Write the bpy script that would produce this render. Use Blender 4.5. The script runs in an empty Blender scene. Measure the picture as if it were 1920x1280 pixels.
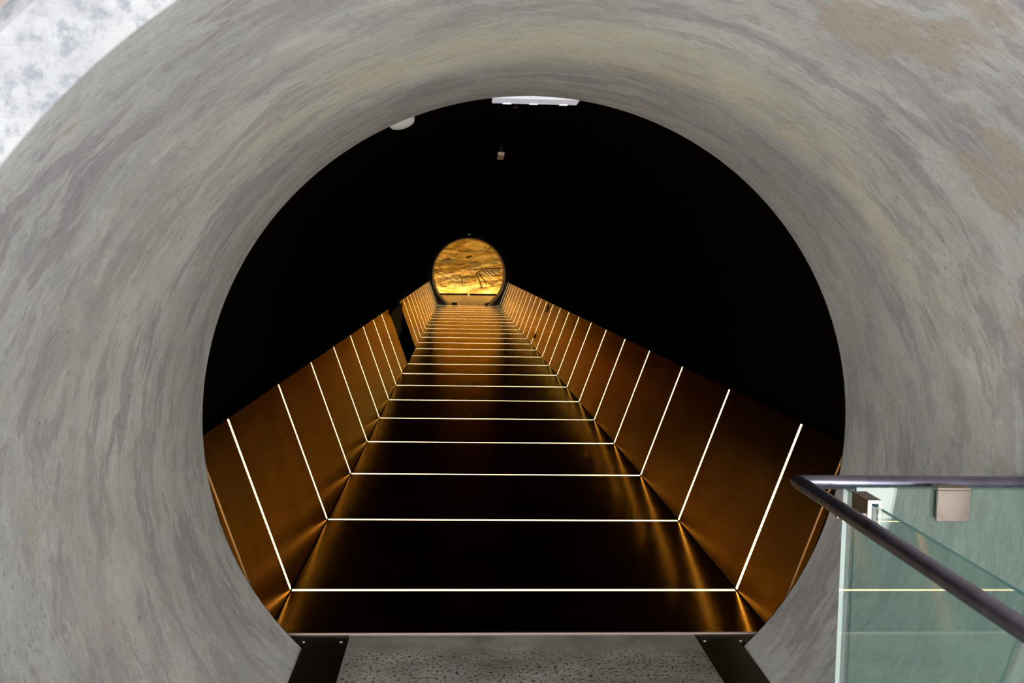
import bpy, bmesh, math, random
from mathutils import Vector, Matrix, noise
C = bpy.context.scene.collection
sc = bpy.context.scene
PI = math.pi
random.seed(7)

# ------------------------------------------------------------------ camera
CAMX = -0.2905
yaw, pitch, roll = 0.05277, -0.08118, 0.0173
fwd = Vector((math.sin(yaw)*math.cos(pitch), math.cos(yaw)*math.cos(pitch), math.sin(pitch)))
r0 = Vector((math.cos(yaw), -math.sin(yaw), 0)); u0 = r0.cross(fwd)
rt = r0*math.cos(roll) + u0*math.sin(roll)
up = -r0*math.sin(roll) + u0*math.cos(roll)
cd = bpy.data.cameras.new('camera')
cam = bpy.data.objects.new('camera', cd); C.objects.link(cam)
cd.sensor_width = 36; cd.lens = 36*1861.82/1920
cd.clip_start = 0.05; cd.clip_end = 200
m = Matrix((rt, up, -fwd)).transposed().to_4x4()
m.translation = Vector((CAMX, 0, 1.6))
cam.matrix_world = m
cd.dof.use_dof = True; cd.dof.focus_distance = 5.5; cd.dof.aperture_fstop = 10
sc.camera = cam

# ------------------------------------------------------------------ world: bright daylight behind the viewer
w = bpy.data.worlds.new('daylight'); sc.world = w; w.use_nodes = True
nt = w.node_tree; nt.nodes.clear()
o = nt.nodes.new('ShaderNodeOutputWorld'); bg = nt.nodes.new('ShaderNodeBackground')
tc = nt.nodes.new('ShaderNodeTexCoord')
dt = nt.nodes.new('ShaderNodeVectorMath'); dt.operation = 'DOT_PRODUCT'
dv = Vector((0.0, -1, -0.14)).normalized(); dt.inputs[1].default_value = dv
mr = nt.nodes.new('ShaderNodeMapRange'); mr.interpolation_type = 'SMOOTHSTEP'
mr.inputs['From Min'].default_value = 0.55; mr.inputs['From Max'].default_value = 0.93
mr.inputs['To Min'].default_value = 0.55; mr.inputs['To Max'].default_value = 6.4
nt.links.new(tc.outputs['Generated'], dt.inputs[0])
nt.links.new(dt.outputs['Value'], mr.inputs['Value'])
nt.links.new(mr.outputs[0], bg.inputs['Strength'])
cr = nt.nodes.new('ShaderNodeValToRGB'); cr.color_ramp.elements[0].position = .5; cr.color_ramp.elements[0].color = (.66, .72, 1.0, 1)
cr.color_ramp.elements[1].position = .85; cr.color_ramp.elements[1].color = (1.0, .99, .955, 1)
nt.links.new(dt.outputs['Value'], cr.inputs[0]); nt.links.new(cr.outputs[0], bg.inputs['Color'])
nt.links.new(bg.outputs[0], o.inputs[0])

vs = sc.view_settings
vs.view_transform = 'Standard'; vs.look = 'None'; vs.gamma = 1; vs.exposure = 0.0
vs.use_curve_mapping = False
sc.cycles.max_bounces = 8; sc.cycles.diffuse_bounces = 4; sc.cycles.glossy_bounces = 5
sc.cycles.transparent_max_bounces = 12
sc.cycles.use_denoising = True
sc.cycles.sample_clamp_indirect = 6

# ------------------------------------------------------------------ unseen area lights added to brighten the far room
def area(name, loc, rot, sx, sy, power, col):
    l = bpy.data.lights.new(name, 'AREA'); l.shape = 'RECTANGLE'; l.size = sx; l.size_y = sy
    l.energy = power; l.color = col
    ob = bpy.data.objects.new(name, l); C.objects.link(ob); ob.location = loc; ob.rotation_euler = rot
    return ob
area('room_fill', (0.3, 44.2, 2.9), (math.radians(42), 0, 0), 4.6, 0.25, 45, (1.0, 0.72, 0.20))
area('room_fill', (0.3, 40.0, 2.95), (0, 0, 0), 4.0, 0.5, 42, (1.0, 0.75, 0.30))

# ------------------------------------------------------------------ helpers
def mesh(name, verts, faces, mat=None, parent=None, smooth=False, mats=None, midx=None):
    me = bpy.data.meshes.new(name); me.from_pydata([tuple(v) for v in verts], [], faces)
    bm = bmesh.new(); bm.from_mesh(me); bmesh.ops.recalc_face_normals(bm, faces=bm.faces); bm.to_mesh(me); bm.free()
    ob = bpy.data.objects.new(name, me); C.objects.link(ob)
    for mm in (mats or [mat]): me.materials.append(mm)
    if midx:
        for p_, k in zip(me.polygons, midx): p_.material_index = k
    if smooth:
        for p_ in me.polygons: p_.use_smooth = True
    if parent is not None:
        ob.parent = parent
    return ob
def struct(ob): ob['kind'] = 'structure'; return ob
def tag(ob, label, cat, group=None):
    ob['label'] = label; ob['category'] = cat
    if group: ob['group'] = group
    return ob
def empty(name, loc):
    ob = bpy.data.objects.new(name, None); C.objects.link(ob); ob.location = loc; ob.empty_display_size = .1
    return ob
class G:
    """collects boxes / prisms / tubes into one mesh"""
    def __init__(s): s.v = []; s.f = []; s.k = []
    def hexa(s, p, k=0):
        b = len(s.v); s.v += [Vector(q) for q in p]
        for f in ((0,3,2,1),(4,5,6,7),(0,1,5,4),(1,2,6,5),(2,3,7,6),(3,0,4,7)):
            s.f.append(tuple(b+i for i in f)); s.k.append(k)
        return s
    def box(s, x0, x1, y0, y1, z0, z1, k=0):
        return s.hexa([(x0,y0,z0),(x1,y0,z0),(x1,y1,z0),(x0,y1,z0),(x0,y0,z1),(x1,y0,z1),(x1,y1,z1),(x0,y1,z1)], k)
    def ext(s, prof, vec, k=0, origin=Vector((0,0,0))):
        b = len(s.v); n = len(prof)
        s.v += [Vector(q) for q in prof] + [Vector(q)+Vector(vec) for q in prof]
        s.f.append(tuple(range(b, b+n))); s.k.append(k)
        s.f.append(tuple(range(b+2*n-1, b+n-1, -1))); s.k.append(k)
        for i in range(n):
            j = (i+1) % n; s.f.append((b+i, b+j, b+n+j, b+n+i)); s.k.append(k)
        return s
    def lathe(s, prof, c, axis, n=48, k=0, cap=True):
        """prof: list of (radius, height along axis)"""
        a = Vector(axis).normalized(); t = a.orthogonal().normalized(); q = a.cross(t); c = Vector(c)
        b = len(s.v)
        for r, h in prof:
            for i in range(n):
                th = 2*PI*i/n; s.v.append(c + a*h + t*(r*math.cos(th)) + q*(r*math.sin(th)))
        for j in range(len(prof)-1):
            for i in range(n):
                i2 = (i+1) % n; s.f.append((b+j*n+i, b+j*n+i2, b+(j+1)*n+i2, b+(j+1)*n+i)); s.k.append(k)
        if cap:
            s.f.append(tuple(b+i for i in range(n))); s.k.append(k)
            s.f.append(tuple(b+(len(prof)-1)*n+i for i in range(n))); s.k.append(k)
        return s
    def tube(s, pts, r, n=24, k=0):
        """straight-segment tube with mitred corners"""
        pts = [Vector(p) for p in pts]; b = len(s.v); dirs = [(pts[i+1]-pts[i]).normalized() for i in range(len(pts)-1)]
        for i, p in enumerate(pts):
            d = dirs[0] if i == 0 else dirs[-1] if i == len(pts)-1 else None
            d0 = dirs[max(i-1,0)]
            zz = Vector((0,0,1)) if abs(d0.z) < .9 else Vector((1,0,0))
            sx = d0.cross(zz).normalized(); sz = sx.cross(d0)
            if d is None:
                nrm = (dirs[i-1]-dirs[i]).normalized(); nrm = (dirs[i-1]+dirs[i]).normalized()
            for j in range(n):
                th = 2*PI*j/n; off = sx*(r*math.cos(th)) + sz*(r*math.sin(th)); q = p + off
                if d is None:  # slide along d0 onto the mitre plane
                    q = q - d0*(off.dot(nrm)/d0.dot(nrm))
                elif i == len(pts)-1 and len(pts) > 2:
                    q = p + (s.v[len(s.v)-n] - pts[i-1]) - d*((s.v[len(s.v)-n]-pts[i-1]).dot(d))
                s.v.append(q)
        for i in range(len(pts)-1):
            for j in range(n):
                j2 = (j+1) % n; s.f.append((b+i*n+j, b+i*n+j2, b+(i+1)*n+j2, b+(i+1)*n+j)); s.k.append(k)
        s.f.append(tuple(b+j for j in range(n))); s.k.append(k)
        s.f.append(tuple(b+(len(pts)-1)*n+j for j in range(n))); s.k.append(k)
        return s
    def build(s, name, mats, parent=None, smooth=False):
        ml = mats if isinstance(mats, list) else [mats]
        off = Vector((0,0,0))
        q = parent
        while q is not None: off = off + Vector(q.location); q = q.parent
        ob = mesh(name, [v-off for v in s.v], s.f, parent=parent, mats=ml, midx=s.k, smooth=smooth)
        return ob
def bevel(ob, w_, seg=2):
    md = ob.modifiers.new('bevel', 'BEVEL'); md.width = w_; md.segments = seg; md.limit_method = 'ANGLE'
    return ob
def autosmooth(ob, ang=35):
    me = ob.data
    bm = bmesh.new(); bm.from_mesh(me)
    for f in bm.faces: f.smooth = True
    for e in bm.edges:
        if len(e.link_faces) == 2 and e.calc_face_angle(0) > math.radians(ang): e.smooth = False
    bm.to_mesh(me); bm.free(); return ob

# ------------------------------------------------------------------ materials
class M:
    def __init__(s, name):
        s.m = bpy.data.materials.new(name); s.m.use_nodes = True; s.t = s.m.node_tree
        s.b = s.t.nodes['Principled BSDF']
    def n(s, typ, **kw):
        q = s.t.nodes.new('ShaderNode'+typ)
        for k, v in kw.items():
            if k in q.inputs: q.inputs[k].default_value = v
            else: setattr(q, k, v)
        return q
    def l(s, a, b): s.t.links.new(a, b)
    def ramp(s, src, stops, interp='LINEAR'):
        r = s.t.nodes.new('ShaderNodeValToRGB'); e = r.color_ramp; e.interpolation = interp
        while len(e.elements) < len(stops): e.elements.new(0.5)
        for el, (p_, c_) in zip(e.elements, stops):
            el.position = p_; el.color = (*c_, 1) if len(c_) == 3 else c_
        s.l(src, r.inputs[0]); return r.outputs[0]
    def noise(s, vec, scale, detail=6, rough=.6, dist=0.0, out='Fac'):
        q = s.n('TexNoise'); q.inputs['Scale'].default_value = scale; q.inputs['Detail'].default_value = detail
        q.inputs['Roughness'].default_value = rough; q.inputs['Distortion'].default_value = dist
        s.l(vec, q.inputs['Vector']); return q.outputs[0 if out == 'Fac' else 1]
    def map(s, vec, sc_=(1,1,1), loc=(0,0,0), rot=(0,0,0)):
        q = s.n('Mapping'); q.inputs['Scale'].default_value = sc_; q.inputs['Location'].default_value = loc; q.inputs['Rotation'].default_value = rot
        s.l(vec, q.inputs['Vector']); return q.outputs[0]
    def mix(s, fac, a, b, mode='MIX'):
        q = s.n('Mix', data_type='RGBA', blend_type=mode)
        for i, v in ((0, fac), (6, a), (7, b)):
            if hasattr(v, 'links'): s.l(v, q.inputs[i])
            elif i == 0: q.inputs[0].default_value = v
            else: q.inputs[i].default_value = (*v, 1)
        return q.outputs[2]
    def math(s, op, a, b=None, clamp=False):
        q = s.n('Math', operation=op, use_clamp=clamp)
        for i, v in ((0, a), (1, b)):
            if v is None: continue
            if hasattr(v, 'links'): s.l(v, q.inputs[i])
            else: q.inputs[i].default_value = v
        return q.outputs[0]
    def bump(s, h, strength, dist=.01):
        q = s.n('Bump'); q.inputs['Strength'].default_value = strength; q.inputs['Distance'].default_value = dist
        s.l(h, q.inputs['Height']); s.l(q.outputs[0], s.b.inputs['Normal'])
def simple(name, col, rough=.5, metal=0.0, spec=.5, emit=None, es=0):
    q = M(name); q.b.inputs['Base Color'].default_value = (*col, 1); q.b.inputs['Roughness'].default_value = rough
    q.b.inputs['Metallic'].default_value = metal; q.b.inputs['Specular IOR Level'].default_value = spec
    if emit: q.b.inputs['Emission Color'].default_value = (*emit, 1); q.b.inputs['Emission Strength'].default_value = es
    return q.m

def concrete_tube():
    q = M('troweled_concrete'); uv = q.n('TexCoord').outputs['UV']
    warp = q.noise(q.map(uv, (1.2, 1.2, 1)), 3.0, 5, .6, 0, 'Color')
    wv = q.n('VectorMath', operation='MULTIPLY_ADD'); q.l(warp, wv.inputs[0]); wv.inputs[1].default_value = (.16, .16, 0); q.l(uv, wv.inputs[2])
    v = wv.outputs[0]
    big = q.noise(q.map(v, (1.0, 1.4, 1)), 1.5, 8, .62)
    col = q.ramp(big, [(.32, (.44,.43,.415)), (.5, (.56,.55,.505)), (.66, (.66,.65,.605))])
    mid = q.noise(q.map(v, (1.5, 2.2, 1), loc=(7, 3, 0), rot=(0,0,.3)), 3.2, 10, .72)
    col = q.mix(q.ramp(mid, [(.50, (0,0,0)), (.60, (.40,)*3), (.75, (.6,)*3)]), col, (.35, .335, .345))
    zone = q.ramp(q.noise(q.map(uv, (1,1,1), loc=(5,5,0)), .9, 3, .5), [(.38, (.4,)*3), (.56, (1.0,)*3)])
    streak = q.noise(q.map(v, (1.0, 3.4, 1), loc=(2,9,0), rot=(0,0,.30)), 2.4, 9, .66)
    col = q.mix(q.math('MULTIPLY', zone, q.ramp(streak, [(.53, (0,0,0)), (.56, (.7,)*3), (.75, (.65,)*3)])), col, (.35, .325, .34))
    pud = q.noise(q.map(v, (1.1, 2.4, 1), loc=(4.1, 2.2, 0), rot=(0,0,.25)), 2.6, 5, .5)
    col = q.mix(q.math('MULTIPLY', zone, q.ramp(pud, [(.60, (0,0,0)), (.607, (.6,)*3), (1, (.5,)*3)])), col, (.42, .37, .37))
    rimn = q.ramp(pud, [(.575, (0,0,0)), (.60, (.35,)*3), (.61, (0,0,0))]); col = q.mix(rimn, col, (.28, .27, .29))
    # worn paler patches
    pale = q.noise(q.map(v, (1.3, 2.6, 1), loc=(1,7,0), rot=(0,0,.3)), 4.2, 9, .7)
    col = q.mix(q.ramp(pale, [(.54, (0,0,0)), (.68, (.55,)*3)]), col, (.74, .735, .71))
    # brown and ochre stains placed on the shell
    a = q.n('Attribute', attribute_name='stain_lip').outputs['Color']
    sx = q.n('SeparateColor'); q.l(a, sx.inputs[0])
    edge = q.noise(q.map(v, (2.2, 3.4, 1)), 2.4, 6, .6, .4)
    br = q.math('ADD', sx.outputs[0], q.math('MULTIPLY', q.math('SUBTRACT', edge, .52), 3.6))
    col = q.mix(q.ramp(br, [(.38, (0,0,0)), (.60, (.6,)*3), (.9, (.85,)*3), (1, (.65,)*3)]), col, (.50, .41, .33))
    ye = q.math('MULTIPLY', sx.outputs[1], q.ramp(edge, [(.35, (.3,)*3), (.6, (1,)*3)]))
    col = q.mix(q.math('MULTIPLY', ye, .6), col, (.68, .63, .46))
    lip = q.math('MULTIPLY', sx.outputs[2], .25)  # band mixed darker towards the mouth, mostly top and right
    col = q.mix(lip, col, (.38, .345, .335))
    fine = q.noise(q.map(v, (1, 1.7, 1)), 30, 8, .82)
    col = q.mix(.7, col, q.ramp(fine, [(.32, (.36,)*3), (.5, (.5,)*3), (.68, (.62,)*3)]), 'OVERLAY')
    pits = q.noise(q.map(v, (1, 1.7, 1)), 62, 3, .5)
    area_ = q.ramp(q.noise(v, 2.6, 3), [(.42, (0,0,0)), (.6, (1,1,1))])
    col = q.mix(q.math('MULTIPLY', q.ramp(pits, [(.62, (0,0,0)), (.69, (1,)*3)]), q.math('MULTIPLY', area_, .6)), col, (.13, .12, .12))
    q.l(col, q.b.inputs['Base Color']); q.b.inputs['Roughness'].default_value = .72; q.b.inputs['Specular IOR Level'].default_value = .3
    q.bump(q.math('ADD', fine, q.math('MULTIPLY', big, 2)), .12, .01)
    return q.m
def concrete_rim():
    q = M('darkened_rim_concrete'); uv = q.n('TexCoord').outputs['Object']  # rim colour set darker than the tube to offset the stronger daylight
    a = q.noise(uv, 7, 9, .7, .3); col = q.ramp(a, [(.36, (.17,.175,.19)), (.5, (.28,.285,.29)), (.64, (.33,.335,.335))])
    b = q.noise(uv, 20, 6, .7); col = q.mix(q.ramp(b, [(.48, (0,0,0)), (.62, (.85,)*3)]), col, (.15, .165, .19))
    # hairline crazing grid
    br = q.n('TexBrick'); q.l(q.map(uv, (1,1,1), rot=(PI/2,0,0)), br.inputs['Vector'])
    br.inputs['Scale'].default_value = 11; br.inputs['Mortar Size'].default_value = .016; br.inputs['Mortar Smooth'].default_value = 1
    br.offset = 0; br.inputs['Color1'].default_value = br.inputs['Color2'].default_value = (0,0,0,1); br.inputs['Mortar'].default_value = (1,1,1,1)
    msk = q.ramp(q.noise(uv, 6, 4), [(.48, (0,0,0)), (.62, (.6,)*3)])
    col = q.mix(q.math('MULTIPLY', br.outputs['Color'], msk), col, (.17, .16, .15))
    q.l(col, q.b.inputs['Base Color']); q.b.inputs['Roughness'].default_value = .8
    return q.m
def concrete_slab():
    q = M('ground_concrete'); v = q.n('TexCoord').outputs['Object']
    a = q.noise(v, 2.6, 7, .62, .4); col = q.ramp(a, [(.34, (.18,.178,.14)), (.5, (.30,.295,.24)), (.66, (.44,.43,.37))])
    sp = q.noise(q.map(v, loc=(3,1,0)), 62, 4, .65)
    sep = q.n('SeparateXYZ'); q.l(v, sep.inputs[0])
    near = q.math('SUBTRACT', 4.03, sep.outputs[1]); near = q.math('ADD', q.math('MULTIPLY', near, 7.), q.math('MULTIPLY', q.math('SUBTRACT', a, .5), 2.), True)
    col = q.mix(q.math('MULTIPLY', q.ramp(sp, [(.545, (0,0,0)), (.59, (1,)*3)]), q.math('MULTIPLY', near, .95)), col, (.018, .018, .022))
    lt = q.noise(q.map(v, loc=(8,1,0)), 95, 2, .6)
    col = q.mix(q.math('MULTIPLY', q.ramp(lt, [(.62, (0,0,0)), (.67, (1,)*3)]), near), col, (.42, .39, .30))
    band = q.noise(q.map(v, (.6, 9, 1)), 1.6, 5, .6, .4)
    col = q.mix(q.ramp(band, [(.52, (0,0,0)), (.66, (.45,)*3)]), col, (.21, .21, .18))
    q.l(col, q.b.inputs['Base Color']); q.b.inputs['Roughness'].default_value = .55
    q.bump(sp, .1, .004); return q.m
def brass(name, col, col2, rough):
    q = M(name); v = q.n('TexCoord').outputs['Object']
    a = q.noise(v, 1.3, 5, .55, .4); b = q.noise(v, 7, 6, .7, .5)
    c = q.mix(q.ramp(a, [(.35, (0,0,0)), (.65, (1,)*3)]), col, col2)
    c = q.mix(q.ramp(b, [(.56, (0,0,0)), (.72, (.35,)*3)]), c, tuple(x*.45 for x in col))
    rr = q.math('ADD', q.math('MULTIPLY', b, .16), rough-.06)
    lw = q.n('LayerWeight'); lw.inputs['Blend'].default_value = .5
    c = q.mix(q.ramp(lw.outputs['Facing'], [(.82, (0,0,0)), (.96, (1,)*3)]), c, (1.0, .78, .24))
    gl = q.n('BsdfGlossy'); q.l(c, gl.inputs['Color']); q.l(rr, gl.inputs['Roughness'])
    bp = q.n('Bump'); bp.inputs['Strength'].default_value = .05; bp.inputs['Distance'].default_value = .02; q.l(a, bp.inputs['Height']); q.l(bp.outputs[0], gl.inputs['Normal'])
    out = [x for x in q.t.nodes if x.type == 'OUTPUT_MATERIAL'][0]; q.l(gl.outputs[0], out.inputs[0]); q.t.nodes.remove(q.b)
    return q.m
def stone():
    q = M('banded_sandstone'); v = q.n('TexCoord').outputs['Object']
    vv = q.map(v, (.8, 1, 3.2), rot=(0, .12, 0))
    a = q.noise(vv, 1.6, 9, .66, .8); col = q.ramp(a, [(.34, (.16,.085,.02)), (.45, (.42,.23,.06)), (.54, (.62,.38,.11)), (.66, (.82,.60,.26))])
    g = q.noise(q.map(vv, loc=(3,0,5)), .9, 5, .5, .5); col = q.mix(q.ramp(g, [(.5, (0,0,0)), (.66, (.5,)*3)]), col, (.36, .33, .24))
    f = q.noise(q.map(v, (1, 1, 2.2), rot=(0,.2,0)), 14, 8, .75, .3); col = q.mix(.55, col, q.ramp(f, [(.3, (.22,)*3), (.5, (.5,)*3), (.7, (.75,)*3)]), 'OVERLAY')
    wv = q.noise(q.map(v, (.9, 1, 7), rot=(0,.1,0)), 2.0, 4, .6, 1.5)
    col = q.mix(q.ramp(wv, [(.6, (0,0,0)), (.66, (.5,)*3), (.7, (0,0,0))]), col, (.16, .08, .03))
    cr = q.n('Attribute', attribute_name='crack').outputs['Color']; cs = q.n('SeparateColor'); q.l(cr, cs.inputs[0])
    col = q.mix(cs.outputs[0], col, (.06, .028, .015)); col = q.mix(q.math('MULTIPLY', cs.outputs[1], .55), col, (.52, .46, .42))
    q.l(col, q.b.inputs['Base Color']); q.b.inputs['Roughness'].default_value = .9
    q.bump(f, .5, .05); return q.m
def glass(name, tint, rmul=1.0):
    q = M(name); t = q.t; t.nodes.remove(q.b); out = [x for x in t.nodes if x.type == 'OUTPUT_MATERIAL'][0]
    tr = q.n('BsdfTransparent'); tr.inputs[0].default_value = (*tint, 1)
    gl = q.n('BsdfGlossy'); gl.inputs['Roughness'].default_value = .01; gl.inputs[0].default_value = (.95, 1, .98, 1)
    fr = q.n('Fresnel'); ge = q.n('NewGeometry'); io = q.n('MapRange'); io.inputs['To Min'].default_value = 1.5; io.inputs['To Max'].default_value = 1/1.5
    q.l(ge.outputs['Backfacing'], io.inputs['Value']); q.l(io.outputs[0], fr.inputs['IOR'])
    mx = q.n('MixShader'); q.l(q.math('MULTIPLY', fr.outputs[0], rmul), mx.inputs[0]); q.l(tr.outputs[0], mx.inputs[1]); q.l(gl.outputs[0], mx.inputs[2])
    df = q.n('BsdfDiffuse'); df.inputs[0].default_value = (.62,.85,.78,1); m2 = q.n('MixShader'); m2.inputs[0].default_value = .05; q.l(mx.outputs[0], m2.inputs[1]); q.l(df.outputs[0], m2.inputs[2])
    q.l(m2.outputs[0], out.inputs[0]); return q.m
def metal_brushed(name, col, rough, sc_=(1, 60, 60)):
    q = M(name); v = q.n('TexCoord').outputs['Object']; a = q.noise(q.map(v, sc_), 3, 5, .6)
    b = q.noise(v, 9, 5, .6)
    q.l(q.mix(q.ramp(b, [(.35, (0,0,0)), (.7, (1,)*3)]), col, tuple(min(1, x*1.5) for x in col)), q.b.inputs['Base Color'])
    q.b.inputs['Metallic'].default_value = 1; q.l(q.math('ADD', q.math('MULTIPLY', a, .12), rough-.05), q.b.inputs['Roughness'])
    return q.m
def wall_mat(name, c0, c1, rough=.9, scale=3):
    q = M(name); v = q.n('TexCoord').outputs['Object']; a = q.noise(v, scale, 7, .6, .3)
    q.l(q.ramp(a, [(.35, c0), (.65, c1)]), q.b.inputs['Base Color']); q.b.inputs['Roughness'].default_value = rough
    q.bump(a, .1, .02); return q.m

m_tube = concrete_tube(); m_rim = concrete_rim(); m_slab = concrete_slab()
m_front = wall_mat('brown_grey_plaster', (.20,.165,.15), (.26,.225,.21))
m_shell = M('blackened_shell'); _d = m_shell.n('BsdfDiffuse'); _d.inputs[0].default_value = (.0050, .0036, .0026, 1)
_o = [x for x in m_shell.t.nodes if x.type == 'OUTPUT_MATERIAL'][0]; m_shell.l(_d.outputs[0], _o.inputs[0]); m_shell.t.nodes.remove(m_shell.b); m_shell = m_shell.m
m_deck = brass('blackened_brass_deck', (.82,.41,.075), (.63,.28,.042), .135)
m_side = brass('aged_brass_panel', (.62,.285,.048), (.46,.19,.032), .20)
m_edge = simple('worn_copper_edge', (.62,.48,.42), .5, .35)
m_trim = simple('dull_edge_line', (.34,.29,.28), .4, .8)
m_black = simple('black_backing', (.004,.0035,.003), .6, 0, .2)
m_channel = metal_brushed('blackened_steel', (.045,.034,.026), .38, (60,1,60))
m_led = simple('warm_led_diffuser', (.9,.8,.6), .5, 0, .3, (1.0, .78, .40), 3.6)
m_led_side = simple('warm_led_diffuser_side', (.9,.8,.6), .5, 0, .3, (1.0, .78, .40), 3.6)
m_kled = simple('golden_led', (.9,.8,.6), .5, 0, .3, (1.0, .74, .32), 60.0)
m_stone = stone()
m_tan = wall_mat('tan_plaster_lip', (.70,.50,.25), (.80,.62,.35), .5, 6)
m_farfloor = M('polished_far_floor'); _v = m_farfloor.n('TexCoord').outputs['Object']
m_farfloor.l(m_farfloor.ramp(m_farfloor.noise(_v, 1.2, 5), [(.3, (.55,.44,.30)), (.7, (.68,.55,.40))]), m_farfloor.b.inputs['Base Color'])
m_farfloor.b.inputs['Roughness'].default_value = .22; m_farfloor = m_farfloor.m
m_roomwall = wall_mat('dark_room_wall', (.16,.12,.08), (.22,.17,.12))
m_end = wall_mat('dark_brown_end_wall', (.010,.007,.004), (.018,.011,.006), .6, 4)
m_rail = metal_brushed('gunmetal_tube', (.27,.25,.34), .27, (2,2,2))
m_clamp = metal_brushed('bronzed_clamp', (.30,.25,.22), .36, (40,2,2))
m_cut = simple('bright_cut_metal', (.80,.76,.70), .45, .3)
m_glass = glass('tinted_glass', (.93,.99,.965), 1.5); m_gedge = M('green_glass_edge')
m_gedge.b.inputs['Base Color'].default_value = (.0,.20,.17,1); m_gedge.b.inputs['Roughness'].default_value = .12
m_gedge.b.inputs['Coat Weight'].default_value = .4; m_gedge = m_gedge.m
m_gend = simple('white_glass_edge_glow', (.97,1,.98), .3)  # white colour imitates light leaving through the pane's far edge
m_white = simple('glowing_white_enamel', (.80,.80,.84), .4, 0, .5, (.85,.87,1.0), .32)  # faint emission brightens the white; clips and clamp gaskets glow with it
m_whitew = simple('white_plastic', (.78,.76,.73), .45)
m_grey = simple('grey_trim', (.45,.46,.52), .5)
m_bronzebox = simple('dull_bronze_box', (.20,.13,.07), .5, .6)
m_darkfix = simple('dark_fitting', (.05,.035,.015), .5, .3)

# ------------------------------------------------------------------ geometry constants
AZ = 0.932           # height of the tunnel axis
RM = 1.3265          # mouth radius
YM = 4.045           # mouth plane
Y0, DY, NS = 4.7216, 1.30765, 24
HW = 1.087           # half width of the deck at its base
YE = Y0 + (NS-1)*DY  # last strip
PT = Vector((.296, .831)); PL = PT.length; PN = PT.normalized()   # side panel lean (x out, z up)
SW = .013            # half width of a light strip

# ---- concrete tube -------------------------------------------------
def tube_shell():
    prof = [(1.315, 1.672), (1.315, 2.2), (1.312, 2.7), (1.306, 3.0), (1.304, 3.12), (1.305, 3.22), (1.308, 3.34), (1.313, 3.55), (1.319, 3.78), (RM, YM-.006), (RM+.006, YM)]
    p2 = []
    for i in range(len(prof)-1):
        (r1, y1), (r2, y2) = prof[i], prof[i+1]; k = max(1, int((y2-y1)/.06))
        for j in range(k): t = j/k; p2.append((r1+(r2-r1)*t, y1+(y2-y1)*t))
    p2.append(prof[-1]); inner = len(p2)
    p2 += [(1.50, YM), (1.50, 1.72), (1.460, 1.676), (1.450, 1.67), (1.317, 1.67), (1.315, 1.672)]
    n = 240; V = []; F = []; K = []
    for r, y in p2:
        for i in range(n):
            th = 2*PI*i/n; V.append((r*math.sin(th), y, AZ + r*math.cos(th)))
    for j in range(len(p2)-1):
        for i in range(n):
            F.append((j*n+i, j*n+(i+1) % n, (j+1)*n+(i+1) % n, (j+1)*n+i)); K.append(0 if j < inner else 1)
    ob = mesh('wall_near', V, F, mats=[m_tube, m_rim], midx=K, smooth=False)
    me = ob.data
    uvl = me.uv_layers.new(name='UVMap')
    for p_ in me.polygons:
        ths = []
        for li in p_.loop_indices:
            co = me.vertices[me.loops[li].vertex_index].co
            ths.append(math.atan2(co.x, co.z-AZ))
        wrap = max(ths)-min(ths) > PI
        for li, t in zip(p_.loop_indices, ths):
            if wrap and t < 0: t += 2*PI
            co = me.vertices[me.loops[li].vertex_index].co
            uvl.data[li].uv = (t*1.3, co.y)
    # (angle deg, y, half-size deg, half-size y, weight)
    brown = [(23, 2.16, 4, .10, .9), (27, 2.17, 4, .12, .95), (31, 2.0, 2.8, .10, .9), (29.5, 1.80, 2.5, .07, 1), (33, 2.08, 2, .05, .7), (47, 2.27, 5, .10, .9), (50, 2.38, 3.4, .10, .9),
             (54, 2.22, 6, .09, .8), (47, 2.05, 3, .05, .7), (69, 2.55, 3, .05, .9), (-57, 1.86, 7, .05, .35), (-1, 2.42, 3, .04, .6), (-9, 2.4, 2, .05, .6)]
    yell = [(-5, 2.98, 22, .22, 1), (12, 3.05, 14, .25, 1), (30, 3.1, 20, .22, .8), (-30, 2.9, 14, .25, .7), (52, 3.0, 14, .25, .5), (75, 2.9, 25, .35, .35), (-75, 2.6, 30, .4, .35), (-105, 3.0, 25, .5, .35)]
    ca = me.color_attributes.new('stain_lip', 'FLOAT_COLOR', 'POINT')
    for v in me.vertices:
        a = math.degrees(math.atan2(v.co.x, v.co.z-AZ)); y = v.co.y
        g = lambda L: min(1.2, sum(w_*math.exp(-(((a-A)/sa)**2 + ((y-Y)/sy)**2)*.75) for A, Y, sa, sy, w_ in L))
        wob = .05*noise.noise(Vector((a*.06, 0, 3.1))) + .02*noise.noise(Vector((a*.3, 0, 1.1)))
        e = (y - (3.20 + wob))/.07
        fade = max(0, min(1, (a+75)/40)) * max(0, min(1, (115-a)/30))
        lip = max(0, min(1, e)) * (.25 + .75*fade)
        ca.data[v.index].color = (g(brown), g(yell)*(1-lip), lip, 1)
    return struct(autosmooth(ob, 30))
tube_shell()

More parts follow.
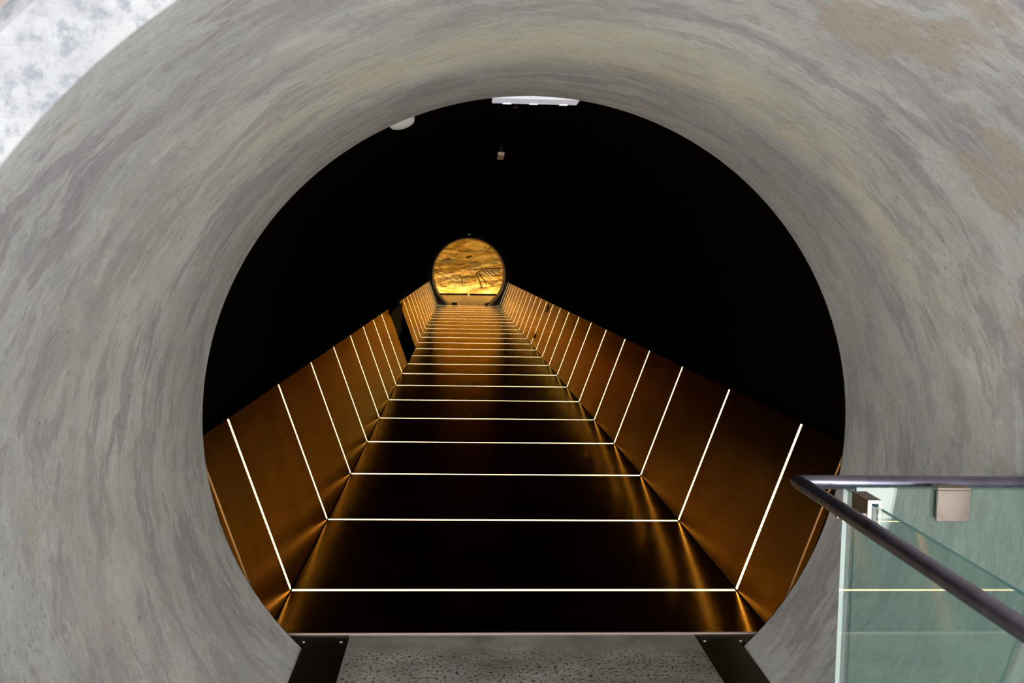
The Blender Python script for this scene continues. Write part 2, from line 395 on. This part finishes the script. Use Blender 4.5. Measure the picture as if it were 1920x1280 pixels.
# ---- outside wall around the tube, ground ---------------------------
def holed_plate(name, hr, hc, outer, y0, y1, mat, n=96):
    """plate in the xz plane with a round hole; outer = (x0,x1,z0,z1)"""
    x0, x1, z0, z1 = outer; V = []; F = []
    for y in (y0, y1):
        for i in range(n):
            th = 2*PI*i/n; s_, c_ = math.sin(th), math.cos(th)
            V.append((hr*s_, y, hc + hr*c_))
        for i in range(n):
            th = 2*PI*i/n; s_, c_ = math.sin(th), math.cos(th)
            t = min((x1 if s_ > 0 else -x0)/max(1e-9, abs(s_)), ((z1-hc) if c_ > 0 else (hc-z0))/max(1e-9, abs(c_)))
            V.append((t*s_, y, hc + t*c_))
    for i in range(n):
        j = (i+1) % n
        F.append((i, j, n+j, n+i)); F.append((2*n+i, 3*n+i, 3*n+j, 2*n+j)); F.append((i, 2*n+i, 2*n+j, j)); F.append((n+i, n+j, 3*n+j, 3*n+i))
    return mesh(name, V, F, mat)
struct(holed_plate('wall_front', 1.502, AZ, (-7, 7, -1.2, 6), 2.1, 2.3, m_front))
struct(bevel(G().box(-.742, .742, 1.67, 4.133, -.14, 0).build('floor', m_slab), .004))
struct(G().box(-2.6, 2.6, -.7, 1.665, -.2, -.002).build('floor_outside', wall_mat('outer_paving', (.30,.30,.29), (.38,.38,.36))))
for s_, lab in ((-1, 'left'), (1, 'right')):
    # steel channel filling the edge between slab and curved concrete (flush with the slab)
    pr = [(s_*.744, 1.68, -.003), (s_*.922, 1.68, -.003), (s_*.922, 1.68, -.006), (s_*.744, 1.68, -.006)]
    ch = empty('edge_channel', (s_*.84, 2.8, -.006))
    G().ext(pr, (0, 4.148-1.68, 0)).build('cover_plate', m_channel, ch)
    for (xx, yy) in ((.77, 4.07), (.925, 4.07), (.77, 2.9), (.925, 2.9)):
        G().lathe([(.006, 0), (.006, .0025), (.004, .0032)], (s_*xx, yy, -.003), (0,0,1), 16).build('screw', m_cut, ch)
    tag(ch, 'dark steel cover strip along the %s edge of the concrete slab' % lab, 'cover strip', 'steel cover strips beside the slab')

for k_, s_ in ((2, -1), (3, 1)):
    _x = sorted((s_*.9215, s_*1.02)); struct(G().box(_x[0], _x[1], 4.050, 4.148, -.006, -.003).build('trim_%d' % k_, m_channel))
# ---- dark tunnel shell ----------------------------------------------
def shell():
    R = 1.475; ys = [YM+.001, YM+.02] ; n = 128
    prof = [(RM+.002, YM+.004), (R, YM+.03)]
    y = YM+.03; 
    rings = [23.8, 31.0]
    for yr in rings: prof += [(R, yr-.03), (R-.022, yr-.025), (R-.022, yr+.025), (R, yr+.03)]
    prof += [(R, 34.80), (R+.2, 34.80), (R+.2, YM+.03), (1.502, YM+.004)]
    V = []; F = []
    for r, y in prof:
        for i in range(n):
            th = 2*PI*i/n; V.append((r*math.sin(th), y, AZ+r*math.cos(th)))
    for j in range(len(prof)-1):
        for i in range(n): F.append((j*n+i, j*n+(i+1) % n, (j+1)*n+(i+1) % n, (j+1)*n+i))
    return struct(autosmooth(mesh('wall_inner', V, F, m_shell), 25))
shell()
struct(G().box(-1.08, 1.08, 4.20, 34.79, -.12, -.0265).build('floor_inner', m_black))

# ---- deck plates and floor light strips -----------------------------
ORD = 'first second third fourth fifth sixth seventh eighth ninth tenth eleventh twelfth thirteenth fourteenth fifteenth sixteenth seventeenth eighteenth nineteenth twentieth twenty-first twenty-second twenty-third twenty-fourth'.split()
def ordn(i): return ORD[i]
edges = [4.152] + [Y0+i*DY for i in range(NS)]
def plate_mesh(name, y0, y1, x0, x1, mat, par=None):
    return bevel(G().box(x0, x1, y0, y1, -.024, 0).build(name, mat, par), .0015, 1)
for i in range(NS):
    y0 = edges[i] + (SW+.001 if i else 0); y1 = edges[i+1]-SW-.001
    t = empty('deck_plate', (0, (y0+y1)/2, -.024))
    if i == 0:
        plate_mesh('plate', y0+.012, y1, -HW+.004, HW-.004, m_deck, t)
        G().box(-HW+.004, HW-.004, y0, y0+.008, -.02, .003).build('nosing', m_edge, t)
        tag(t, 'dark metal floor plate with a copper front lip, nearest the concrete slab', 'floor plate', 'metal floor plates of the tunnel')
    else:
        plate_mesh('plate', y0, y1, -HW+.004, HW-.004, m_deck, t)
        tag(t, 'metal floor plate between the %s and %s floor light lines, counted from the tunnel mouth' % (ordn(i-1), ordn(i)), 'floor plate', 'metal floor plates of the tunnel')

def light_line(p0, p1, nrm, wid, m_l):
    """a channel with a flush diffuser; p0->p1 centre line on the surface, nrm = surface normal"""
    p0, p1, nrm = Vector(p0), Vector(p1), Vector(nrm).normalized(); d = (p1-p0).normalized(); s_ = d.cross(nrm).normalized()
    t = empty('light_strip', p0 - nrm*.022)
    def bar(a0, a1, h0, h1):
        gg = G(); q = []
        for h in (h0, h1):
            for (e, a) in ((p0, a0), (p1, a0), (p1, a1), (p0, a1)): q.append(e + s_*a + nrm*h)
        return q
    gg = G(); gg.hexa(bar(-wid, wid, -.022, -.012)); gg.hexa(bar(-wid, -wid+.002, -.012, -.0005)); gg.hexa(bar(wid-.002, wid, -.012, -.0005))
    gg.build('housing', m_channel, t)
    gg = G(); gg.hexa(bar(-wid+.002, wid-.002, -.012, .0005)); gg.build('diffuser', m_l, t)
    return t
for i in range(NS):
    y = Y0+i*DY
    t = light_line((-HW+.006, y, 0), (HW-.006, y, 0), (0,0,1), SW, m_led)
    tag(t, 'glowing warm white light line across the floor, %s from the tunnel mouth' % ordn(i), 'light strip', 'light lines set across the floor')

# ---- leaning side panels and their light strips ---------------------
TH = .012
def side_panel(s_, y0, y1, lab, nosing=False):
    def P(l, off): return (s_*(HW + PN.x*l + PN.y*off), PN.y*l - PN.x*off + 0.0)
    a, b, c, d = P(.004, 0), P(PL, 0), P(PL, TH), P(.004, TH)
    t = empty('side_panel', (s_*HW, (y0+y1)/2, 0))
    q = [(a[0], y0, a[1]), (b[0], y0, b[1]), (c[0], y0, c[1]), (d[0], y0, d[1])]
    bevel(G().ext(q, (0, y1-y0, 0)).build('face_plate', m_side, t), .001, 1)
    # folded top lip and rear stiffener
    e, f = P(PL-.012, TH), P(PL-.012, .030); g2, h = P(PL, .030), P(PL, TH)
    q = [(e[0], y0+.004, e[1]), (f[0], y0+.004, f[1]), (g2[0], y0+.004, g2[1]), (h[0], y0+.004, h[1])]
    G().ext(q, (0, y1-y0-.008, 0)).build('top_lip', m_channel, t)
    if nosing:
        a, b, c, d = P(.004, -.001), P(PL, -.001), P(PL, TH+.001), P(.004, TH+.001)
        q = [(a[0], y0-.005, a[1]), (b[0], y0-.005, b[1]), (c[0], y0-.005, c[1]), (d[0], y0-.005, d[1])]
        G().ext(q, (0, .005, 0)).build('edge_trim', m_trim, t)
        q = [(p_[0], 4.085, p_[1]) for p_ in (P(.004, .003), P(PL, .003), P(PL, TH), P(.004, TH))]
        G().ext(q, (0, y0-.005-4.085, 0)).build('end_return', m_side, t)
    return tag(t, *lab)
def side_light(s_, i):
    y = Y0+i*DY; nrm = (-s_*PN.y, 0, PN.x)
    p0 = Vector((s_*(HW+PN.x*.006), y, PN.y*.006)); p1 = Vector((s_*(HW+PN.x*(PL-.004)), y, PN.y*(PL-.004)))
    return light_line(p0, p1, nrm, .014, m_led_side)
for s_, side in ((1, 'right'), (-1, 'left')):
    ends = []
    for i in range(NS):
        y0 = 4.16 if i == 0 else Y0+(i-1)*DY+.0155
        y1 = Y0+i*DY-.0155
        extra = ''
        if s_ < 0:
            if i == 9 or i == 8: 
                if i == 8: 
                    y0 = Y0+7*DY+.0155; y1 = 15.20; extra = ' just before the dark opening'
                else: continue
            if i == 10: continue
            if i == 11: y0 = 18.09; extra = ' just past the dark opening'
        if i == 0: lab = 'brown brass side panel on the %s, nearest the concrete mouth' % side
        elif extra: lab = 'brass side panel on the left,%s in the row' % extra
        else: lab = 'brass side panel on the %s between the %s and %s light lines from the mouth' % (side, ordn(i-1), ordn(i))
        side_panel(s_, y0, y1, (lab, 'wall panel', 'leaning brass panels along the %s side' % side), i == 0)
    for i in range(NS):
        if s_ < 0 and i in (8, 9, 10): continue
        if s_ < 0 and i > 10: w_ = '%s beyond the dark opening' % ordn(i-11)
        else: w_ = '%s from the tunnel mouth' % ordn(i)
        tag(side_light(s_, i), 'glowing slanted light line on the %s panels, %s' % (side, w_), 'light strip', 'slanted light lines along the %s side' % side)
# dark side opening on the left: black plate standing in for its shade
d = struct(G().box(-1.36, -1.33, 15.30, 18.0, .02, .80).build('shade_plate_1', m_black))

# small fittings on the right panels
def on_panel(s_, y, l, off=0): return Vector((s_*(HW+PN.x*l-PN.y*off), y, PN.y*l+PN.x*off))
nR = Vector((-PN.y, 0, PN.x))
t = empty('round_fitting', on_panel(1, 18.52, .765)); G().lathe([(.075, 0), (.075, .006), (.06, .012), (.02, .014)], on_panel(1, 18.52, .765), nR, 32).build('cover', m_darkfix, t)
G().lathe([(.082, 0), (.082, .003)], on_panel(1, 18.52, .765), nR, 32).build('ring', m_channel, t)
tag(t, 'small round dark fitting high on the right brass panels', 'fitting')
c0 = on_panel(1, 18.95, .175); e1 = Vector((0, .09, 0)); e2 = Vector((PN.x, 0, PN.y))*.045
t = empty('socket_plate', c0)
G().hexa([c0-e1-e2, c0+e1-e2, c0+e1+e2, c0-e1+e2] + [q+nR*.01 for q in (c0-e1-e2, c0+e1-e2, c0+e1+e2, c0-e1+e2)]).build('cover', m_darkfix, t)
e3, e4 = e1*.5, e2*.5
G().hexa([q+nR*.01 for q in (c0-e3-e4, c0+e3-e4, c0+e3+e4, c0-e3+e4)] + [q+nR*.014 for q in (c0-e3-e4, c0+e3-e4, c0+e3+e4, c0-e3+e4)]).build('socket', m_black, t)
tag(t, 'small dark rectangular plate low on the right brass panels', 'fitting')

# ---- far end wall with its round opening ----------------------------
FZ = 1.079; FR = 1.292
struct(holed_plate('wall_far', FR, FZ, (-2.2, 2.2, -.4, 3.2), 34.86, 36.55, m_end))
V = []; F = []; n = 128
for r, y in ((FR, 34.85), (FR, 36.60), (FR-.02, 36.60), (FR-.02, 34.85)):
    for i in range(n):
        th = 2*PI*i/n; V.append((r*math.sin(th), y, FZ+r*math.cos(th)))
for j in range(4):
    for i in range(n): F.append((j*n+i, j*n+(i+1) % n, ((j+1) % 4)*n+(i+1) % n, ((j+1) % 4)*n+i))
struct(autosmooth(mesh('trim_1', V, F, m_tan), 30))
struct(G().box(-1.05, 1.05, 34.82, 36.6, -.05, -.004).build('floor_threshold', m_farfloor))
struct(G().box(-4, 4, 36.6, 46.2, -.05, -.006).build('floor_far', m_farfloor))
for s_, side, (xa, xb) in ((-1, 'left', (-.60, -.40)), (1, 'right', (.58, .78))):
    t = empty('threshold_block', ((xa+xb)/2, 35.4, -.004))
    bevel(G().box(xa, xb, 35.32, 35.50, -.004, .075).build('body', m_bronzebox, t), .01)
    G().box(xa+.04, xb-.04, 35.31, 35.32, .02, .055).build('face_grille', m_darkfix, t)
    tag(t, 'small brown block at the %s foot of the round far opening' % side, 'block', 'blocks at the far opening')
# far room
struct(G().box(-4.1, -4.0, 36.6, 46.2, -.05, 3.3).build('wall_left', m_roomwall))
struct(G().box(4.0, 4.1, 36.6, 46.2, -.05, 3.3).build('wall_right', m_roomwall))
struct(G().box(-4.1, 4.1, 36.6, 46.4, 3.3, 3.4).build('ceiling', m_roomwall))
for x0, x1 in ((-4.1, -2.2), (2.2, 4.1)): struct(G().box(x0, x1, 36.4, 36.6, -.05, 3.4).build('wall_room', m_roomwall))
struct(G().box(-2.2, 2.2, 36.56, 36.6, 3.2, 3.4).build('wall_room', m_roomwall))
def stone_wall():
    X0, X1, Z0, Z1 = -2.2, 2.8, -.02, 3.3; nx, nz = 330, 220
    S = lambda pts: [Vector((x-CAMX*0, z)) for x, z in pts]
    # cracks given in (x, z) on the wall
    off = CAMX
    cr = [([(1.0,1.19),(1.35,1.225),(1.7,1.24),(2.05,1.26)], .018), ([(.72,.93),(.83,.78),(.90,.58),(.95,.42),(1.02,.36)], .020), ([(.86,.98),(1.0,.80),(1.14,.62),(1.20,.50)], .018),
          ([(1.05,1.10),(1.2,.98),(1.36,.86)], .014), ([(1.2,1.14),(1.34,1.0),(1.5,.90)], .014), ([(1.42,1.12),(1.55,1.0),(1.62,.94)], .012), ([(.70,.93),(.78,1.02),(1.0,1.17)], .016), ([(.60,1.16),(.8,1.17),(1.0,1.2)], .012),
          ([(-.02,.87),(.04,.80),(.07,.6),(.11,.40)], .012), ([(-.42,.86),(-.2,.89),(-.02,.87)], .012), ([(.1,.83),(.4,.86),(.68,.93)], .010), ([(.28,1.70),(.45,1.745)], .03), ([(1.30,2.15),(1.45,2.19)], .025),
          ([(-.85,1.56),(-.6,1.62),(-.5,1.63)], .016), ([(-.5,1.05),(-.3,1.03)], .010), ([(.92,.60),(.98,.45),(1.0,.36)], .012)]
    V = []; F = []; at = []
    for j in range(nz+1):
        for i in range(nx+1):
            x = X0+(X1-X0)*i/nx; z = Z0+(Z1-Z0)*j/nz
            zz = z + .06*noise.noise(Vector((x*2, z*2, 0)))
            h = .09*noise.fractal(Vector((x*.9, (z-.12*x)*3.2, 1.7)), 1.0, 2.0, 5) + .03*noise.fractal(Vector((x*5, z*9, 4)), 1, 2, 4)
            c = 0
            xx = x - CAMX
            wx = x + .012*noise.noise(Vector((x*20, z*20, 0))); wz = z + .012*noise.noise(Vector((x*20, z*20, 9)))
            for pts, wd in cr:
                for k in range(len(pts)-1):
                    a = Vector((pts[k][0]+off, pts[k][1])); b = Vector((pts[k+1][0]+off, pts[k+1][1])); p_ = Vector((wx, wz)); ab = b-a
                    t_ = max(0, min(1, (p_-a).dot(ab)/ab.length_squared)); dd = (p_-(a+ab*t_)).length
                    c = max(c, min(1, 1.6*math.exp(-(dd/wd)**2)))
            pale = math.exp(-(((x-off-1.5)/.55)**2 + ((z-.12*(x-off)-.88)/.16)**2)*1.2)
            at.append((c, pale, 0, 1)); V.append((x, 45.85 - h + .07*c, z))
    for j in range(nz):
        for i in range(nx):
            a = j*(nx+1)+i; F.append((a, a+1, a+nx+2, a+nx+1))
    b = len(V)
    V += [(X0, 46.3, Z0), (X1, 46.3, Z0), (X1, 46.3, Z1), (X0, 46.3, Z1)]; F.append((b, b+3, b+2, b+1))
    ob = mesh('wall_back', V, F, m_stone, smooth=True)
    ca = ob.data.color_attributes.new('crack', 'FLOAT_COLOR', 'POINT')
    for i, c in enumerate(at): ca.data[i].color = c
    for i in range(b, b+4): ca.data[i].color = (0,0,0,1)
    return struct(ob)
stone_wall()
for nm, x0, x1 in (('left', -2.9, .055), ('right', .115, 2.9)):
    t = empty('light_kerb', ((x0+x1)/2, 45.45, -.006))
    G().box(x0, x1, 45.40, 45.46, -.006, .066).build('kerb', m_black, t)
    G().box(x0, x1, 45.50, 45.56, -.006, .020).build('lamp', m_kled, t)
    tag(t, 'dark kerb hiding a bright golden light at the foot of the stone wall, %s length' % nm, 'kerb light', 'kerb lights at the stone wall')

# ---- things hung just behind the mouth ------------------------------
t = empty('ceiling_panel_light', (.165, 4.2, 2.30))
zt = 2.251
bevel(G().box(-.170, .184, 4.065, 4.20, zt, zt+.045).build('tray', m_white, t), .003)
G().box(-.160, .174, 4.184, 4.188, zt-.001, zt+.002).build('seam', m_grey, t)
for a in (-.11, 0, .125): G().box(a-.015, a+.02, 4.180, 4.192, zt-.004, zt+.002).build('clip', m_white, t)
tag(t, 'flat white box fixture hanging at the top of the round mouth', 'ceiling fixture')
# white round disc, upper left of the mouth, lying against the shell
t = empty('smoke_detector', (0,0,0))
dcx, dcz, dy = -.545, 2.172, 4.22
ax = Vector((.30, -.30, -.90)).normalized()
t.location = (dcx, dy, dcz)
autosmooth(G().lathe([(.058, -.05), (.058, 0), (.052, .012), (.030, .020), (.004, .022)], (dcx, dy, dcz), ax, 48).build('cover', m_whitew, t), 40)
autosmooth(G().lathe([(.035, -.14), (.035, -.045)], (dcx, dy, dcz), ax, 32).build('base', m_channel, t))
tag(t, 'white round detector peeking below the concrete edge, left of the white box fixture', 'smoke detector')
# tiny square sensor further in
t = empty('ceiling_sensor', (-.017, 7.2, 2.36))
G().hexa([(-.040, 7.02, 2.333), (.004, 7.02, 2.333), (.008, 7.34, 2.333), (-.036, 7.34, 2.333), (-.040, 7.02, 2.355), (.004, 7.02, 2.355), (.008, 7.34, 2.355), (-.036, 7.34, 2.355)]).build('cover', simple('beige_plastic', (.75,.60,.48), .5), t)
G().box(-.025, -.005, 7.10, 7.26, 2.355, 2.41).build('mount', m_black, t)
tag(t, 'tiny beige square sensor on the black ceiling inside the tunnel', 'sensor')
t = empty('sprinkler', (-.03, 4.95, 2.40))
G().lathe([(.006, 0), (.006, -.03), (.004, -.03), (.004, -.05), (.014, -.052), (.014, -.055)], (-.03, 4.95, 2.405), (0,0,1), 20).build('head', m_channel, t)
tag(t, 'thin dark sprinkler head hanging under the black ceiling near the mouth', 'sprinkler')
t = empty('downlight', (-.04, 29.86, 2.40))
G().lathe([(.06, 0), (.06, -.05), (.04, -.06)], (-.045, 29.86, 2.41), (0,0,1), 24).build('housing', m_channel, t)
G().lathe([(.035, 0), (.035, -.006)], (-.045, 29.86, 2.35), (0,0,1), 24).build('lens', simple('dim_lens', (.8,.7,.5), .4, 0, .5, (1,.8,.5), .8), t)
tag(t, 'tiny pale downlight in the black ceiling above the far opening', 'downlight')

# ---- glass balustrade with handrail ---------------------------------
OX = -CAMX   # the measurements below were taken from the viewer's own x
def X(x): return x + CAMX
bal = empty('glass_balustrade', (X(1.05), 2.58, 0))
GX0, GX1 = X(1.045), X(1.057); GY = 2.602; GZT = 1.0
# pane running towards the viewer
def pane(name, prof, vec, faces_edge):
    gg = G(); gg.ext(prof, vec); gg.k = faces_edge(gg); return gg.build(name, [m_glass, m_gedge, m_gend], bal)
p1 = [(GX0, 1.15, .004), (GX0, GY, .004), (GX0, GY, GZT), (GX0, 1.15, GZT)]
gg = G(); gg.ext(p1, (GX1-GX0, 0, 0)); gg.k = [0, 0, 1, 2, 1, 1]; gg.build('glass_pane', [m_glass, m_gedge, m_gend], bal)
# pane across, its outer edge cut to the curve of the concrete
xa = X(1.071); ys = 2.578
prof = [(xa, ys, .004)]
R_ = 1.306
z = .004
pts = []
zs = [.004 + (GZT+.008-.004)*k/14 for k in range(15)]
for zz in zs: pts.append((math.sqrt(R_*R_-(zz-AZ)**2)-.006, ys, zz))
prof = [(xa, ys, .004)] + pts + [(xa, ys, GZT+.008)]
gg = G(); gg.ext(prof, (0, .012, 0)); n_ = len(prof); gg.k = [0, 0] + [1]*n_; gg.build('glass_pane', [m_glass, m_gedge, m_gend], bal)
# handrail: one mitred tube
RX, RY, RZ, RR = X(.948), 2.678, 1.0, .0195
hr = G().tube([(RX, .9, RZ), (RX, RY, RZ), (1.311, RY, RZ)], RR, 40).build('handrail', m_rail, bal)
autosmooth(hr, 30)
# clamps: inverted U over the glass, arm to the rail
def clamp_axial(yc0, yc1):
    x0, x1, zt_, zb = X(1.034), X(1.070), 1.013, .925
    c = G(); w_ = .008
    c.box(x0, x1, yc0, yc1, zt_-w_, zt_); c.box(x0, x0+w_, yc0, yc1, zb, zt_-w_); c.box(x1-w_, x1, yc0, yc1, zb, zt_-w_)
    ob = c.build('clamp', m_clamp, bal)
    # bright sawn end faces
    e = G(); y = yc0; e.box(x0, x1, y-.0012, y, zt_-w_, zt_); e.box(x0, x0+w_, y-.0012, y, zb, zt_-w_); e.box(x1-w_, x1, y-.0012, y, zb, zt_-w_)
    e.build('cut_end', m_cut, ob)
    G().box(x0+w_, GX0, yc0+.002, yc1-.002, zb+.002, zt_-w_).build('gasket', m_white, ob)
    G().box(RX+.01, x0+.002, yc0+.004, yc0+.018, .966, .978).build('arm', m_clamp, ob)
clamp_axial(2.415, 2.515)
clamp_axial(1.20, 1.30)
cx0, cx1 = X(1.287), X(1.379); w_ = .008
c = G(); y0, y1 = 2.562, 2.602
c.box(cx0, cx1, y0, y1, 1.005, 1.013); c.box(cx0, cx1, y0, y0+w_, .920, 1.005); c.box(cx0, cx1, y1-w_, y1, .920, 1.005)
ob = bevel(c.build('clamp', m_clamp, bal), .0012, 1)
G().box((cx0+cx1)/2-.01, (cx0+cx1)/2+.01, y1-.002, RY-.010, .985, 1.0).build('arm', m_clamp, ob)
G().box(cx0+.002, cx1-.002, y0+w_, ys, .925, 1.004).build('gasket', m_black, ob)
tag(bal, 'corner glass balustrade with dark round metal handrail standing inside the concrete mouth', 'balustrade')
